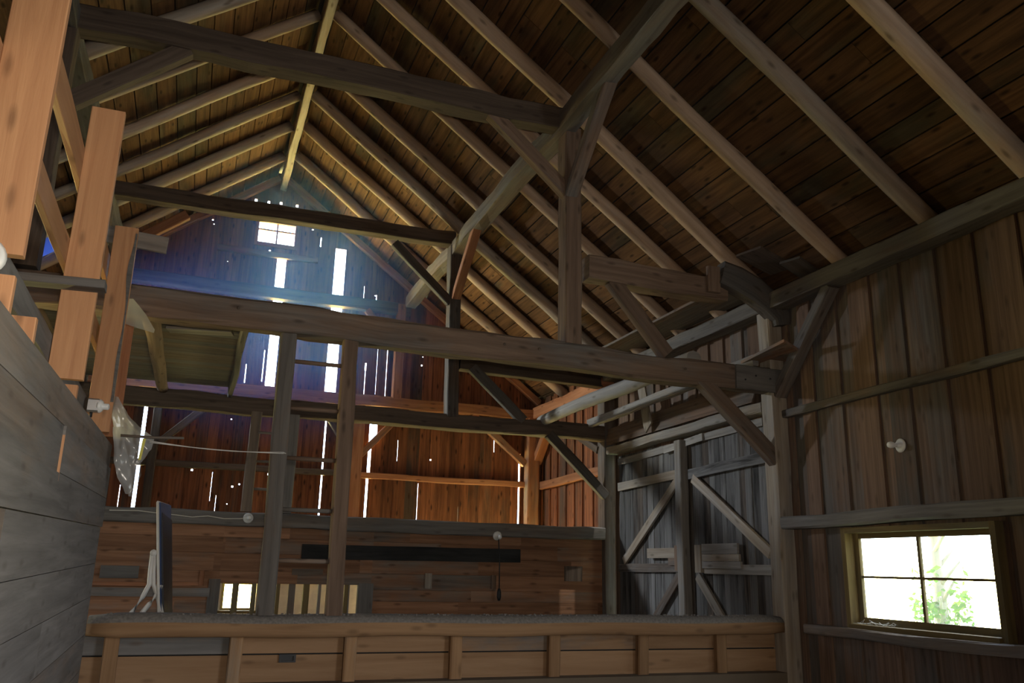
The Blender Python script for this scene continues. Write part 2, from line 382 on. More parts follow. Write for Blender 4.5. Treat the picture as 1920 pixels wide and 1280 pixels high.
b = MB()
for sd_ in (1, -1):
    n_ = V((sd_*RM*CN, 0, CN)); t_ = V((sd_*CN, 0, -RM*CN)); q = V((RX, 0, RZ))+n_*(.25+.012*(sd_ > 0))+t_*.06
    b.beam(q+V((0, -3.3, 0)), q+V((0, YG+.3, 0)), .5, .02, up=n_, ch=0, wob=0)
struct(b.build('trim_1', M['roofing']), 'ridge cap outside the roof', 'trim')

# ------------------------------------------------------------------ ROOF TIMBERS
tag(MB().beam((RX, 2.2, 7.2), (RX, YG-.02, 7.2), .12, .36, wob=.012).build('ridge_beam', M['pole']), 'cobwebbed ridge beam running along the roof peak', 'beam', None, 'thing')
rY = [4.65, 5.8, 7.0, 8.27, 9.25, 10.3, 11.5, 12.47, 13.52, 14.72]
ordn = ['nearest', 'second nearest', 'third nearest', 'fourth nearest', 'fifth nearest', 'fifth from the gable', 'fourth from the gable', 'third from the gable', 'second from the gable', 'next to the gable']
nR, nL = V((RM*CN, 0, CN)), V((-RM*CN, 0, CN))
def onroof(s, x, y, off): return V((RX+s*x, y, RZ-RM*x))+(nR if s > 0 else nL)*off
for i, y in enumerate(rY):
    r = R.uniform(.082, .098)
    poleobj('pole_rafter', f'peeled pole rafter on the right roof slope, {ordn[i]}', 'rafter', onroof(1, .06, y+R.uniform(-.03, .03), .092), onroof(1, 5.5, y+R.uniform(-.05, .05), .092), r, r*R.uniform(.95, 1.12), 'pole', 'pole rafters of the right roof slope')
lY = [9.38, 10.38, 11.52, 12.6, 13.65, 14.88]
ordl = ['nearest, its upper end out of frame', 'second nearest', 'third nearest', 'third from the gable', 'second from the gable', 'next to the gable']
for i, y in enumerate(lY):
    r = R.uniform(.082, .096)
    poleobj('pole_rafter', f'peeled pole rafter on the left roof slope, {ordl[i]}', 'rafter', onroof(-1, .06, y+R.uniform(-.03, .03), .092), onroof(-1, 5.5, y-.05, .092), r, r, 'pole', 'pole rafters of the left roof slope')
for s, w in ((1, 'right'), (-1, 'left')):
    timber('gable_rafter', f'squared end rafter against the gable on the {w} slope', 'rafter', onroof(s, .05, YG-.1, .06), onroof(s, 5.4, YG-.1, .06), .13, .13, 'red', 'end rafters at the gable')

XP = 3.62; XPL = 2*RX-XP
timber('purlin', 'long hewn purlin under the right rafters, crossing the queen posts', 'beam', (XP, 3.4, 5.10), (XP-.02, 15.75, 5.02), .21, .23, 'grey', wob=.012)
timber('purlin', 'dark hewn purlin under the left rafters behind the orange studs', 'beam', (XPL, 4.5, 5.10), (XPL, 15.75, 5.0), .21, .23, 'dark', wob=.012)
timber('wall_plate', 'long wall plate carrying the right rafter feet', 'beam', (6.37, 2.2, 3.19), (6.37, 12.6, 3.17), .24, .19, 'tie', wob=.008)
timber('wall_plate', 'short sunlit wall plate in the far right bay', 'beam', (6.36, 12.62, 3.02), (6.36, YG-.2, 3.0), .24, .22, 'red', wob=.008)
timber('wall_plate', 'left wall plate under the left rafter feet', 'beam', (-4.38, 2.2, 3.19), (-4.38, YG-.1, 3.19), .24, .22, 'dark')

# ------------------------------------------------------------------ BENT A (near frame)
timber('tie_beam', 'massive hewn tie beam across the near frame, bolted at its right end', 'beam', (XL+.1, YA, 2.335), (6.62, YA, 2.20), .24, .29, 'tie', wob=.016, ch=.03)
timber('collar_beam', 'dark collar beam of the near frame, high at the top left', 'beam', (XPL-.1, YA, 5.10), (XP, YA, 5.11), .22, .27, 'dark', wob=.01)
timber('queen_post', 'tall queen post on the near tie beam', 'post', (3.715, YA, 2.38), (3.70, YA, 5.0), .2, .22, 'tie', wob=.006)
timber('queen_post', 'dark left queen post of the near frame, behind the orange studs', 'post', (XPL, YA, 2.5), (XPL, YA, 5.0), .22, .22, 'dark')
tb = [o for o in C.objects if o.get('label', '').startswith('massive hewn tie')][0]
b = MB().beam((5.78, YA-.128, 2.215), (6.62, YA-.128, 2.195), .03, .285, up=(0, 0, 1), ch=.006, wob=.004, tone=(.35, .9, .5, 1)); b.build('end_cheek', M['grey'], tb)
for x, z in ((6.52, 2.28), (6.52, 2.19), (6.45, 2.12), (6.25, 2.22), (6.05, 2.24), (5.9, 2.18)): MB().lathe([(0, 0), (.011, 0), (.011, .008), (0, .008)], (x, YA-.143, z), (0, -1, 0), 8).build('bolt_head', M['iron'], tb)
for x in (.2, 2.9, 3.3, 5.1): MB().lathe([(0, 0), (.016, 0), (.016, .006), (0, .006)], (x, YA-.132, 2.33-x*.02), (0, -1, 0), 8).build('peg', M['dark'], tb)
p = timber('corner_post', 'right wall post of the near frame beside the barn doors', 'post', (6.395, YA, ZF), (6.395, YA, 3.1), .20, .22, 'pale', wob=.006)
timber('wall_strut', 'heavy strut from the near queen post to the right wall', 'beam', (3.9, YA, 3.30), (5.75, YA, 3.28), .22, .28, 'tie', wob=.01, ch=.02)
def brace(label, p0, p1, w=.11, h=.17, mat='tie', up=(0, 1, 0), name='brace'):
    return timber(name, label, 'brace', p0, p1, w, h, mat, None, up=up, ch=.01, wob=.004)
brace('brace from the near collar beam down to the tall queen post', (2.66, YA-.02, 5.06), (3.66, YA-.02, 4.18), .16, .12)
brace('dark brace from the near collar beam down to the left queen post', (-.55, YA-.02, 5.0), (-1.52, YA-.02, 4.2), .17, .12, 'dark')
brace('lone brace from the tall queen post up to the near purlin', (3.66, 7.12, 5.05), (3.68, 8.2, 4.15), .12, .15, 'tie', (1, 0, 0))
brace('brace between the wall strut and the near tie beam', (4.22, YA-.02, 3.2), (4.92, YA-.02, 2.4), .17, .12)
brace('long brace from the near tie beam to the right corner post', (5.30, YA-.03, 2.2), (6.36, YA-.03, 1.27), .17, .13)
brace('brace from the right wall plate down to the corner post', (6.38, 7.15, 3.1), (6.40, 8.2, 2.05), .12, .16, 'tie', (1, 0, 0))
# strut end: block, curved knee and loose boards
timber('wood_block', 'upright wooden block nailed across the wall strut end', 'block', (5.52, YA-.14, 3.2), (5.52, YA-.14, 3.52), .17, .06, 'tie', up=(0, 1, 0))
b = MB(); pts = [(5.62, 3.46, .24), (5.85, 3.40, .27), (6.1, 3.30, .27), (6.3, 3.17, .25), (6.45, 3.02, .22), (6.47, 2.9, .2)]
rings, us = [], []
for i, (x, z, h) in enumerate(pts):
    a = pts[max(i-1, 0)]; c = pts[min(i+1, len(pts)-1)]; d = V((c[0]-a[0], 0, c[1]-a[1])).normalized(); u = V((-d.z, 0, d.x))
    q = V((x, YA-.12, z)); rings.append([q+u*(s1*h*.6)+V((0, s2*.09, 0)) for s1, s2 in ((-1, -.8), (-.8, -1), (.8, -1), (1, -.8), (1, .8), (.8, 1), (-.8, 1), (-1, .8))]); us.append(i*.22)
b.sweep(rings, us, b.tone(.4, .9, .1)); tag(b.build('curved_knee', M['dark']), 'curved dark knee timber bending from the wall strut down the right wall', 'timber', None, 'thing')
for k, (q0, q1, w) in enumerate((((5.72, 7.72, 3.60), (6.30, 7.86, 3.50), .36), ((6.05, 7.42, 3.44), (6.44, 7.55, 3.36), .26))):
    timber('loose_board', ('wide dark loose board lying above the curved knee', 'shorter dark board end lying beside the curved knee')[k], 'board', q0, q1, w, .03, 'dark', ch=0)

# ------------------------------------------------------------------ BENT B (middle frame)
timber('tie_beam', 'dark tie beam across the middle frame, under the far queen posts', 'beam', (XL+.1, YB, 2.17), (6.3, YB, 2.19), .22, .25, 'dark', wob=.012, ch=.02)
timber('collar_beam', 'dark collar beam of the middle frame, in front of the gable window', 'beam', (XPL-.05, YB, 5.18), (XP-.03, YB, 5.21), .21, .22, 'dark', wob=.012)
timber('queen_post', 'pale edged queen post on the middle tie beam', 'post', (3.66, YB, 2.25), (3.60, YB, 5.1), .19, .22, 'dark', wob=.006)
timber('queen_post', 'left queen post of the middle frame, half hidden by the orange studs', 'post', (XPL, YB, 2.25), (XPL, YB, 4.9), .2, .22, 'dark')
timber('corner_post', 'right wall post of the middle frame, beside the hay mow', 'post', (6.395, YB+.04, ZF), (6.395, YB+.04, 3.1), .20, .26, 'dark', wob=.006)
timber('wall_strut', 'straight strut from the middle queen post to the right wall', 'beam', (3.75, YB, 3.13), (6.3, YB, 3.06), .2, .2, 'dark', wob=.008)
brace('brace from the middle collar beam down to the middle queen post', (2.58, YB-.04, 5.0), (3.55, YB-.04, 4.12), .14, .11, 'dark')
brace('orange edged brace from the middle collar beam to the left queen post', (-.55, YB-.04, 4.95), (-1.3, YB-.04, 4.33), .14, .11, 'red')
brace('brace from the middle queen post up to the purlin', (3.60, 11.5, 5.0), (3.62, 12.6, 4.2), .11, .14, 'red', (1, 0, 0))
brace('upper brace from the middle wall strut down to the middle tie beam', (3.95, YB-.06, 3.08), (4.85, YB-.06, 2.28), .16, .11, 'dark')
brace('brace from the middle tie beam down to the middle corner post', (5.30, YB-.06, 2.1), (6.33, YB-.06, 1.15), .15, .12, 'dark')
brace('short dark brace on the right wall behind the middle corner post', (6.34, 13.75, 2.3), (6.34, 12.85, 1.93), .12, .16, 'dark', (1, 0, 0))
timber('mow_beam', 'dusty grey sill beam on top of the hay mow partition', 'beam', (XL+.1, YB, .575), (6.3, YB, .545), .24, .2, 'grey', wob=.01, ch=.02)

# ------------------------------------------------------------------ GABLE FRAME
timber('tie_beam', 'red brown tie beam against the gable wall', 'beam', (XL+.1, YG-.14, 2.98), (6.3, YG-.14, 2.98), .2, .2, 'red', wob=.008)
timber('collar_beam', 'collar beam against the gable, just above the near tie beam', 'beam', (XPL, YG-.14, 4.88), (XP, YG-.14, 4.86), .2, .22, 'dark')
timber('queen_post', 'queen post against the gable under the purlin end', 'post', (3.43, YG-.16, 3.06), (3.43, YG-.16, 4.95), .17, .17, 'red')
brace('brace beside the gable queen post', (2.75, YG-.2, 4.75), (3.36, YG-.2, 4.1), .12, .1, 'red')
timber('corner_post', 'gable corner post at the right end of the far wall', 'post', (6.26, YG-.15, ZF), (6.26, YG-.15, 2.9), .24, .22, 'red', wob=.006)
timber('gable_post', 'red brown gable post right of the ladder', 'post', (2.73, YG-.12, .55), (2.73, YG-.12, 2.88), .24, .2, 'red')
timber('gable_post', 'dark gable post left of the ladder', 'post', (-.75, YG-.1, .55), (-.75, YG-.1, 2.88), .14, .14, 'dark')
brace('brace from the gable post up to the tie beam on the right', (2.82, YG-.12, 1.95), (3.66, YG-.12, 2.9), .12, .12, 'red')
brace('brace from the gable post up to the tie beam on the left', (2.62, YG-.12, 2.0), (2.0, YG-.12, 2.9), .12, .12, 'dark')
brace('brace from the gable tie beam down to the gable corner post', (5.0, YG-.12, 2.9), (6.12, YG-.12, 1.98), .13, .12, 'red')
brace('dark brace of the gable left of the spare ladder', (-.66, YG-.12, 1.95), (.3, YG-.12, 2.9), .12, .12, 'dark')
brace('brace on the right wall rising from the gable corner post', (6.36, 15.8, 2.02), (6.36, 15.05, 2.72), .12, .18, 'red', (1, 0, 0))
for lab, x0, x1, z, mat in (('orange girt across the lower gable boards right of the gable post', 2.86, 6.14, 1.585, 'red'), ('dark girt across the lower gable boards left of the gable post', -4.3, 2.6, 1.6, 'dark'), ('faint girt below the gable window', -.1, 1.75, 5.66, 'red')):
    timber('girt', lab, 'girt', (x0, YG-.06, z), (x1, YG-.06, z), .1, .11, mat)
timber('girt', 'slanted girt on the far right bay wall beside the hay mow', 'girt', (6.44, 15.82, 1.57), (6.44, 12.85, 1.61), .1, .15, 'red')

# gable window
w = thing('window_2', ((WG[0]+WG[1])/2, YG, WG[2]), 'small bright four pane window high in the gable', 'window'); w['kind'] = 'structure'
b = MB(); x0, x1, z0, z1 = WG; t = .045
for lo, hi in (((x0-.02, YG-.03, z0-.03), (x0+t, YG+.05, z1+.03)), ((x1-t, YG-.03, z0-.03), (x1+.02, YG+.05, z1+.03)), ((x0+t, YG-.03, z0-.03), (x1-t, YG+.05, z0+t)), ((x0+t, YG-.03, z1-t), (x1-t, YG+.05, z1+.03))): b.box(lo, hi)
b.build('window_frame', M['red'], w)
b = MB(); zm = z0+.62*(z1-z0); b.box((.935, YG, z0+t), (.965, YG+.03, z1-t)); b.box((x0+t, YG-.002, zm-.014), (x1-t, YG+.028, zm+.014)); b.build('muntin', M['red'], w)
MB().box((x0+t, YG+.012, z0+t), (x1-t, YG+.016, z1-t)).build('pane', M['glass'], w)
w = thing('window_3', ((LW[0]+LW[1])/2, YG, LW[2]), 'bright stable window seen through the slatted opening', 'window'); w['kind'] = 'structure'
b = MB(); x0, x1, z0, z1 = LW
for lo, hi in (((x0, YG+.05, z0), (x0+.05, YG+.12, z1)), ((x1-.05, YG+.05, z0), (x1, YG+.12, z1)), ((x0+.05, YG+.05, z0), (x1-.05, YG+.12, z0+.04)), ((x0+.05, YG+.05, z1-.04), (x1-.05, YG+.12, z1)), ((x0-.05, YG-.1, z0-.04), (x1+.05, YG+.05, z0))): b.box(lo, hi)
b.build('window_frame', M['yellow_frame'], w)
MB().box((x0+.05, YG+.08, z0+.04), (x1-.05, YG+.084, z1-.04)).build('pane', M['glass'], w)

# ------------------------------------------------------------------ HAY MOW PARTITION (middle frame)
OP = (.45, 2.56, -.74, -.30)
b = MB(); z = .47; YP = YB+.02; SL = ()
while z > ZD:
    h = R.uniform(.15, .24); zl = max(ZD, z-h)
    xs = [XL]; 
    while xs[-1] < XR: xs.append(min(XR, xs[-1]+R.uniform(1.3, 3.2)))
    for a, c in zip(xs, xs[1:]):
        tone = b.tone(.5, None, .6)
        for q0, q1, r0, r1 in (((a, min(c, OP[0]), zl, z), (max(a, OP[1]), c, zl, z), (max(a, OP[0]), min(c, OP[1]), max(zl, OP[3]), z), (max(a, OP[0]), min(c, OP[1]), zl, min(z, OP[2])))):
            if q1-q0 > .01 and r1-r0 > .01: b.box((q0, YP, r0+(.006 if z in SL else -.003)), (q1, YP+.03, r1), tone=tone, ax=0)
    z = zl
struct(b.build('wall_mow', M['mow']), 'horizontal board partition in front of the hay mow', 'wall')
t = thing('slatted_opening', ((OP[0]+OP[1])/2, YP, OP[2]), 'low slatted opening in the mow partition showing a whitewashed wall', 'opening')
b = MB(); b.box((OP[0]-.13, YP-.03, OP[2]-.3), (OP[0]+.02, YP+.06, OP[3]+.05)); b.box((OP[1]-.19, YP-.03, OP[2]-.3), (OP[1]+.03, YP+.06, OP[3]+.02)); b.box((OP[0]+.02, YP-.02, OP[2]-.08), (OP[1]-.19, YP+.08, OP[2])); b.build('frame', M['grey'], t)
for px, wd, mt in ((440, .085, 'yellow_frame'), (474, .06, 'yellow_frame'), (520, .05, 'yellow_frame'), (546, .09, 'grey'), (573, .085, 'yellow_frame'), (598, .04, 'grey'), (637, .05, 'yellow_frame'), (648, .05, 'yellow_frame'), (653, .02, 'pale')):
    x = at(1, YP+.05, px, 1120).x; MB().box((x-wd/2, YP+.03, OP[2]), (x+wd/2, YP+.08, OP[3]), ax=2).build('slat', M[mt], t)
timber('black_plank', 'long black plank fixed on the mow partition', 'plank', (1.53, YP-.0175, .15), (4.87, YP-.0175, .165), .035, .2, 'black', ch=0, wob=.004)
timber('grey_board', 'small grey board nailed at the left of the mow partition', 'board', (-1.05, YP-.02, -.18), (-.58, YP-.02, -.18), .03, .16, 'grey', ch=0)
timber('ledge', 'long narrow grey ledge left of the slatted opening', 'ledge', (-1.3, YP-.02, -.43), (.34, YP-.02, -.43), .04, .11, 'grey', ch=0)
timber('ledge', 'thin orange batten above the grey ledge on the mow partition', 'batten', (-1.3, YP-.02, -.33), (.22, YP-.02, -.32), .03, .05, 'red', ch=0)
timber('wood_block', 'pale upright block at the middle of the mow partition', 'block', (3.41, YP-.027, -.34), (3.41, YP-.027, -.12), .1, .06, 'pale', up=(0, 1, 0))
timber('wood_block', 'thin upright block behind the hanging pull cord', 'block', (4.44, YP-.027, -.33), (4.44, YP-.027, -.13), .07, .05, 'tie', up=(0, 1, 0))
timber('wood_block', 'small orange upright block left of the slatted opening', 'block', (.23, YP-.027, -.34), (.23, YP-.027, -.14), .06, .05, 'red', up=(0, 1, 0))
timber('board_patch', 'dark square patch at the right of the mow partition', 'patch', (5.78, YP-.012, -.2), (5.78, YP-.012, .03), .3, .024, 'dark', up=(0, 1, 0), ch=0)
timber('board_patch', 'small grey patch on the board above the slatted opening', 'patch', (1.42, YP-.012, -.13), (1.85, YP-.012, -.13), .02, .08, 'grey', ch=0)

# ------------------------------------------------------------------ FRONT LOW PARTITION (near frame)
b = MB(); rings, us = [], []
for i in range(31):
    x = -.72+i*(7.02/30); t_ = i/30
    h = .095+.012*math.sin(i*.9)*.3; zc = -.56+.006*math.sin(i*.7)
    e = .82 if i in (0, 30) else 1
    rings.append([V((x, YA+.02+dy*.14*e, zc+dz*h*e)) for dy, dz in ((-.95, -.95), (.95, -.95), (1, -.8), (1, .6), (.75, .95), (.2, 1.05), (-.45, 1.0), (-.8, .75), (-1, .3), (-1, -.6))]); us.append(t_*7)
b.sweep(rings, us, b.tone(.5, .3, .1), 0, True)
for q in range(300):
    if q % 10 in (4, 5, 6, 7): b.m[q] = 1
tag(b.build('top_rail', [M['rail'], M['dirt']]), 'rounded yellow brown top rail of the low front partition', 'rail', None, 'thing')
b = MB(); R2 = random.Random(3)
for i in range(420):
    x = R2.uniform(-.6, 6.2); y = YA-.02+R2.uniform(-.06, .12); s_ = R2.uniform(.003, .013)
    b.box((x, y, -.466), (x+s_*1.5, y+s_, -.462+s_*.5), tone=(R2.uniform(.2, 1), .5, .5, 1))
tag(b.build('chaff', M['dirt']), 'grey dust and chaff lying along the top rail', 'dust', None, 'stuff')
t = thing('low_partition', (2.8, YA+.2, ZF), 'low boarded partition below the rounded top rail', 'partition')
for x in (-.53, .49, 1.51, 2.53, 3.565, 4.575, 5.53): MB().beam((x, YA+.05, ZF), (x+.01, YA+.05, -.65), .12, .09, up=(0, 1, 0), wob=.003).build('stud', M['rail'], t)
z = -.62; k = 0
for zl in (-.82, -1.12, -1.45, ZF):
    xs = [-.75, .47, 2.5, 4.55, XR] if k % 2 == 0 else [-.75, 1.5, 3.55, XR]
    for a, c in zip(xs, xs[1:]):
        MB().box((a, YA+.1, zl+.014), (c-.004, YA+.13, z), ax=0, tone=(R.uniform(.4, .7), .95 if c < .6 else R.uniform(.1, .75), R.random(), 1)).build('board', M['panel'], t)
    z = zl; k += 1
MB().box((-.75, YA+.131, ZF), (XR, YA+.15, -.64), ax=0).build('added_seam_backing', M['black'], t)  # black backing added behind the seams to keep light from leaking through
b = MB(); q = at(1, YA+.08, 539, 1234)
for lo, hi in (((-.075, 0, -.035), (.075, .03, -.02)), ((-.075, 0, .02), (.075, .03, .035)), ((-.075, 0, -.02), (-.055, .03, .02)), ((.055, 0, -.02), (.075, .03, .02)), ((-.055, .018, -.02), (.055, .028, .02))): b.box(q+V(lo), q+V(hi))
tag(b.build('latch_keeper', M['iron']), 'small dark metal keeper on the low partition boards', 'hardware', None, 'thing')

# ------------------------------------------------------------------ LADDERS
t = thing('ladder', (.95, YA, -.46), 'tall built in timber ladder from the top rail to the near tie beam', 'ladder')
MB().beam((.71, YA-.02, -.47), (.70, YA-.02, 2.28), .15, .11, up=(0, 1, 0), wob=.005).build('ladder_rail', M['tie'], t)
MB().beam((1.325, YA-.02, -.47), (1.30, YA-.02, 2.28), .15, .11, up=(0, 1, 0), wob=.005).build('ladder_rail', M['tie'], t)
for z in (.01, .47, .95, 1.43, 1.89): MB().pole((.76, YA-.01, z), (1.26, YA-.01, z), .021, .021, wob=.002, n=10).build('rung', M['tie'], t)
t = thing('ladder', (.97, YB-.16, .68), 'shorter spare ladder standing on the mow beam behind the tall ladder', 'ladder')
MB().beam((.70, YB-.18, .66), (.72, YB-.10, 2.08), .15, .06, up=(0, 1, 0), wob=.004).build('ladder_rail', M['grey'], t)
MB().beam((1.24, YB-.18, .66), (1.25, YB-.10, 2.08), .15, .06, up=(0, 1, 0), wob=.004).build('ladder_rail', M['grey'], t)
for z in (.98, 1.37, 1.78): MB().pole((.76, YB-.15, z), (1.18, YB-.15, z), .018, .018, wob=.002, n=8).build('rung', M['grey'], t)

# ------------------------------------------------------------------ LOFT over the threshing floor, left
t = thing('loft_floor', (-1.5, 10.4, 2.3), 'old loft floor of cross boards on joists, left above the threshing floor', 'loft')
y = YA+.1
b = MB()
while y < YB-.12:
    wd = R.uniform(.13, .22); tn = b.tone(.5, None, .5); b.box((XL+.1, y, 2.40), (.345, min(YB-.12, y+wd-.006), 2.425), tone=tn, ax=0); y += wd
b.build('floor_boards', M['grey'], t)
for x, r in ((-.6, .085), (-1.7, .085), (-2.8, .085)): MB().pole((x, YA+.05, 2.31), (x+.03, YB-.1, 2.31), r, r*.9, wob=.02).build('joist', M['tie'], t)
MB().beam((.30, YA+.12, 2.32), (.33, YB-.1, 2.32), .07, .15, wob=.006).build('edge_joist', M['tie'], t)
timber('loose_board', 'pale loose board lying under the loft floor', 'board', at(2, 2.385, 315, 617), at(2, 2.385, 436, 624), .03, .18, 'pale', up=(0, 1, 0), ch=0)

# ------------------------------------------------------------------ LEFT PLANK PARTITION AND ITS STUDS
XQ = -.72
b = MB(); zt = .95; z = zt; k = 0
while z > ZF:
    h = (.20, .26, .24, .30, .27, .30, .28, .3, .3, .3, .3)[k]; zl = max(ZF, z-h)
    joints = [-3.1, (2.2, 5.25, 1.1, 4.05, 2.6, 5.6, 1.9, 4.4, 3, 3, 3)[k], YA-.12]
    for q, (a, c) in enumerate(zip(joints, joints[1:])):
        off = .014 if (k in (1, 2) and q == 1) else 0
        b.box((XQ-.035, a, zl+.004), (XQ+off, c-.003, z), ax=1, tone=(R.uniform(.45, .75), R.uniform(.35, 1), R.random(), 1))
    z = zl; k += 1
b.v = [(p[0], p[1], p[2]-max(0, 8.2-p[1])*.016 if p[2] > ZF+.05 else p[2]) for p in b.v]
for z0, z1 in ((.70, .445), (.445, .21)): b.box((XQ+.001, (5.25 if z0 > .5 else 1.1)-.004, z1-(8.2-5.2)*.016), (XQ+.0145, (5.25 if z0 > .5 else 1.1), z0-(8.2-5.2)*.016), tone=(.6, .1, .5, 1), mi=1)
struct(b.build('wall_plank', [M['grey'], M['stud']]), 'smooth grey plank partition along the left', 'wall')
st = [('nearest orange stud above the plank partition, its top out of frame', 3.55, 1.12, 4.6, .205, -.72), ('middle orange stud behind the short cross cleat', 5.72, 1.055, 2.90, .205, -.72), ('farthest orange stud with waney right edge, a junction box at its foot', 7.67, 1.0, 2.80, .19, -.715)]
for lab, y, z0, z1, wd, x1 in st:
    timber('plank_stud', lab, 'stud', (x1-wd/2, y+.026, z0), (x1-wd/2+.005, y+.026, z1), wd, .052, 'stud', 'upright orange studs above the plank partition', up=(0, 1, 0), ch=.004, wob=.002)
so = [o for o in C.objects if o.get('label', '').startswith('farthest orange stud')][0]
b = MB(); R4 = random.Random(2); L_, R_ = [], []
for k in range(25):
    z = 1.25+k*1.5/24; wv = .012+.035*max(0, noise.noise(V((z*2.3, 4, 0)))+.25); L_.append(V((-.716-wv, 7.666, z))); R_.append(V((-.7145, 7.666, z)))
for k in range(24): b.prism([L_[k], R_[k], R_[k+1], L_[k+1]], (0, .004, 0), tone=(.3, .9, .5, 1))
b.build('waney_edge', M['grey'], so)
timber('plank_stud', 'short red brown stud behind the farthest orange stud', 'stud', (-.828, 8.75, 1.1), (-.823, 8.75, 2.33), .19, .05, 'red', up=(0, 1, 0), ch=.004)
for lab, y, x, z0, z1, wd in (('orange stub beside the foot of the nearest stud', 3.66, -.853, .5, 1.06, .2), ('sawn grey orange stub in the gap between nearest and middle studs', 4.2, -.85, .5, 1.035, .2), ('orange stub under the foot of the middle stud', 5.80, -.852, .5, 1.03, .2), ('orange stub under the foot of the farthest stud', 7.75, -.852, .5, .985, .2)):
    timber('stud_stub', lab, 'stub', (x, y, z0), (x, y, z1), wd, .05, 'stud', up=(0, 1, 0), ch=.004, wob=.001)
timber('long_rail', 'upper orange rail running behind the studs', 'rail', (-.94, 2.5, 2.52), (-.94, 8.9, 2.43), .04, .22, 'stud', ch=.004)
timber('long_rail', 'lower orange rail running behind the studs', 'rail', (-.94, 2.5, 1.93), (-.94, 8.9, 1.82), .04, .17, 'stud', ch=.004)
timber('long_rail', 'dim lowest rail behind the studs just above the plank partition', 'rail', (-.945, 2.5, 1.27), (-.945, 8.9, 1.20), .04, .17, 'grey', ch=.004)
timber('cross_cleat', 'short grey board nailed level across the middle stud', 'board', (-1.25, 5.655, 1.63), (-.665, 5.655, 1.645), .13, .055, 'grey', ch=.004, wob=.002)
timber('short_board', 'short grey board sticking out beside the farthest stud top', 'board', (-.98, 7.738, 2.73), (-.465, 7.738, 2.70), .03, .15, 'grey', ch=.002, wob=.002)
# hatch in the left roof slope covered by a blue tarp
q0 = onroof(-1, 4.05*CN, 12.9, .26); q1 = onroof(-1, 5.6*CN, 12.9, .26)
b = MB(); b.prism([q0, q1, q1+V((0, 2.15, 0)), q0+V((0, 2.15, 0))], nL*.004); tag(b.build('blue_tarp', M['tarp']), 'pale blue tarp glowing over a hatch between the studs', 'tarp', None, 'thing')

# plastic sheet beside the stud
def cloth(name, outline, mat, thick, label, cat, amp=.03, seed=1, parent=None, n=10):
    """outline: list of rows, each a list of 3-D points; wrinkled sheet"""
    b = MB(); rows = len(outline); o = 0; pts = []
    for i, r in enumerate(outline):
        row = []
        for j in range(n+1):
            t_ = j/n*(len(r)-1); a = min(int(t_), len(r)-2); f = t_-a; p = V(r[a]).lerp(V(r[a+1]), f); row.append(p)
        pts.append(row)
    fine = []
    for i in range(rows-1):
        for s_ in range(5):
            fine.append([pts[i][j].lerp(pts[i+1][j], s_/5) for j in range(n+1)])
    fine.append(pts[-1])
    for row in fine:
        for j, p in enumerate(row):
            d = noise.noise(V((p.x*9+seed, p.z*6, p.y*9)))*amp+noise.noise(V((p.x*26+seed, p.z*11, p.y*20)))*amp*.45
            b.v.append(tuple(p+V((d*.4, d, d*.15))))
    for i in range(len(fine)-1):
        for j in range(n):
            a = i*(n+1)+j; b.face((a, a+1, a+n+2, a+n+1), [(j*.1, i*.1)]*4, (.5, .5, .5, 1), 0, True)
    ob = b.build(name, mat, parent)
    if label: tag(ob, label, cat, None, 'thing')
    return ob
cloth('plastic_sheet', [[at(1, 7.74, 240, 560), at(1, 7.74, 250, 560)], [at(1, 7.74, 232, 590), at(1, 7.74, 274, 590)], [at(1, 7.74, 232, 606), at(1, 7.74, 290, 618)], [at(1, 7.74, 262, 616), at(1, 7.74, 288, 624)]], M['plastic'], 0, 'grey plastic sheet hanging beside the farthest orange stud', 'sheet', .012, 4)
# torn plastic bag on a stick
Yb = 7.82
t = thing('plastic_bag', at(1, Yb, 240, 900), 'torn clear plastic bag hanging from a stick above the plank partition', 'bag')
bf = cloth('bag_film', [[at(1, Yb, 212, 742), at(1, Yb, 222, 744)], [at(1, Yb, 213, 775), at(1, Yb, 246, 785)], [at(1, Yb, 214, 815), at(1, Yb, 287, 820)], [at(1, Yb, 215, 840), at(1, Yb, 284, 842)], [at(1, Yb, 218, 862), at(1, Yb, 262, 868)], [at(1, Yb, 222, 888), at(1, Yb, 268, 890)], [at(1, Yb, 236, 912), at(1, Yb, 250, 914)], [at(1, Yb, 238, 930), at(1, Yb, 243, 931)]], M['bag'], 0, None, None, .05, 11, t, 16)
cloth('bag_film', [[at(1, Yb-.05, 213, 800), at(1, Yb-.05, 232, 800)], [at(1, Yb-.06, 214, 850), at(1, Yb-.07, 238, 845)], [at(1, Yb-.05, 220, 895), at(1, Yb-.05, 246, 890)], [at(1, Yb-.04, 236, 925), at(1, Yb-.04, 242, 926)]], M['bag'], 0, None, None, .04, 21, t, 8)
b = MB(); b.prism([at(1, Yb-.02, 268, 822), at(1, Yb-.02, 274, 822), at(1, Yb-.02, 264, 862), at(1, Yb-.02, 259, 862)], (0, .002, 0)); b.build('yellow_label', M['label'], bf)
tag(MB().tube([at(1, Yb-.08, 226, 816), at(1, Yb-.06, 290, 820), at(1, Yb-.05, 345, 821)], .011).build('stick', M['grey']), 'thin grey stick poking out through the plastic bag', 'stick', None, 'thing')
A_, B_ = at(1, Yb-.03, 280, 829), at(1, YA-.11, 532, 850)
b = MB()
for dz, sg in ((0, .015), (.012, .03)):
    b.tube([A_.lerp(B_, k/12)+V((0, 0, -sg*math.sin(k/12*math.pi)+dz)) for k in range(13)], .004, 6)
b.tube([B_+V((-.03, 0, .01)), B_+V((.02, -.01, 0)), B_+V((0, 0, .01))], .005, 6)
tag(b.build('twine', M['string']), 'pale twine stretched from the plastic bag to the tall ladder', 'string', None, 'thing')
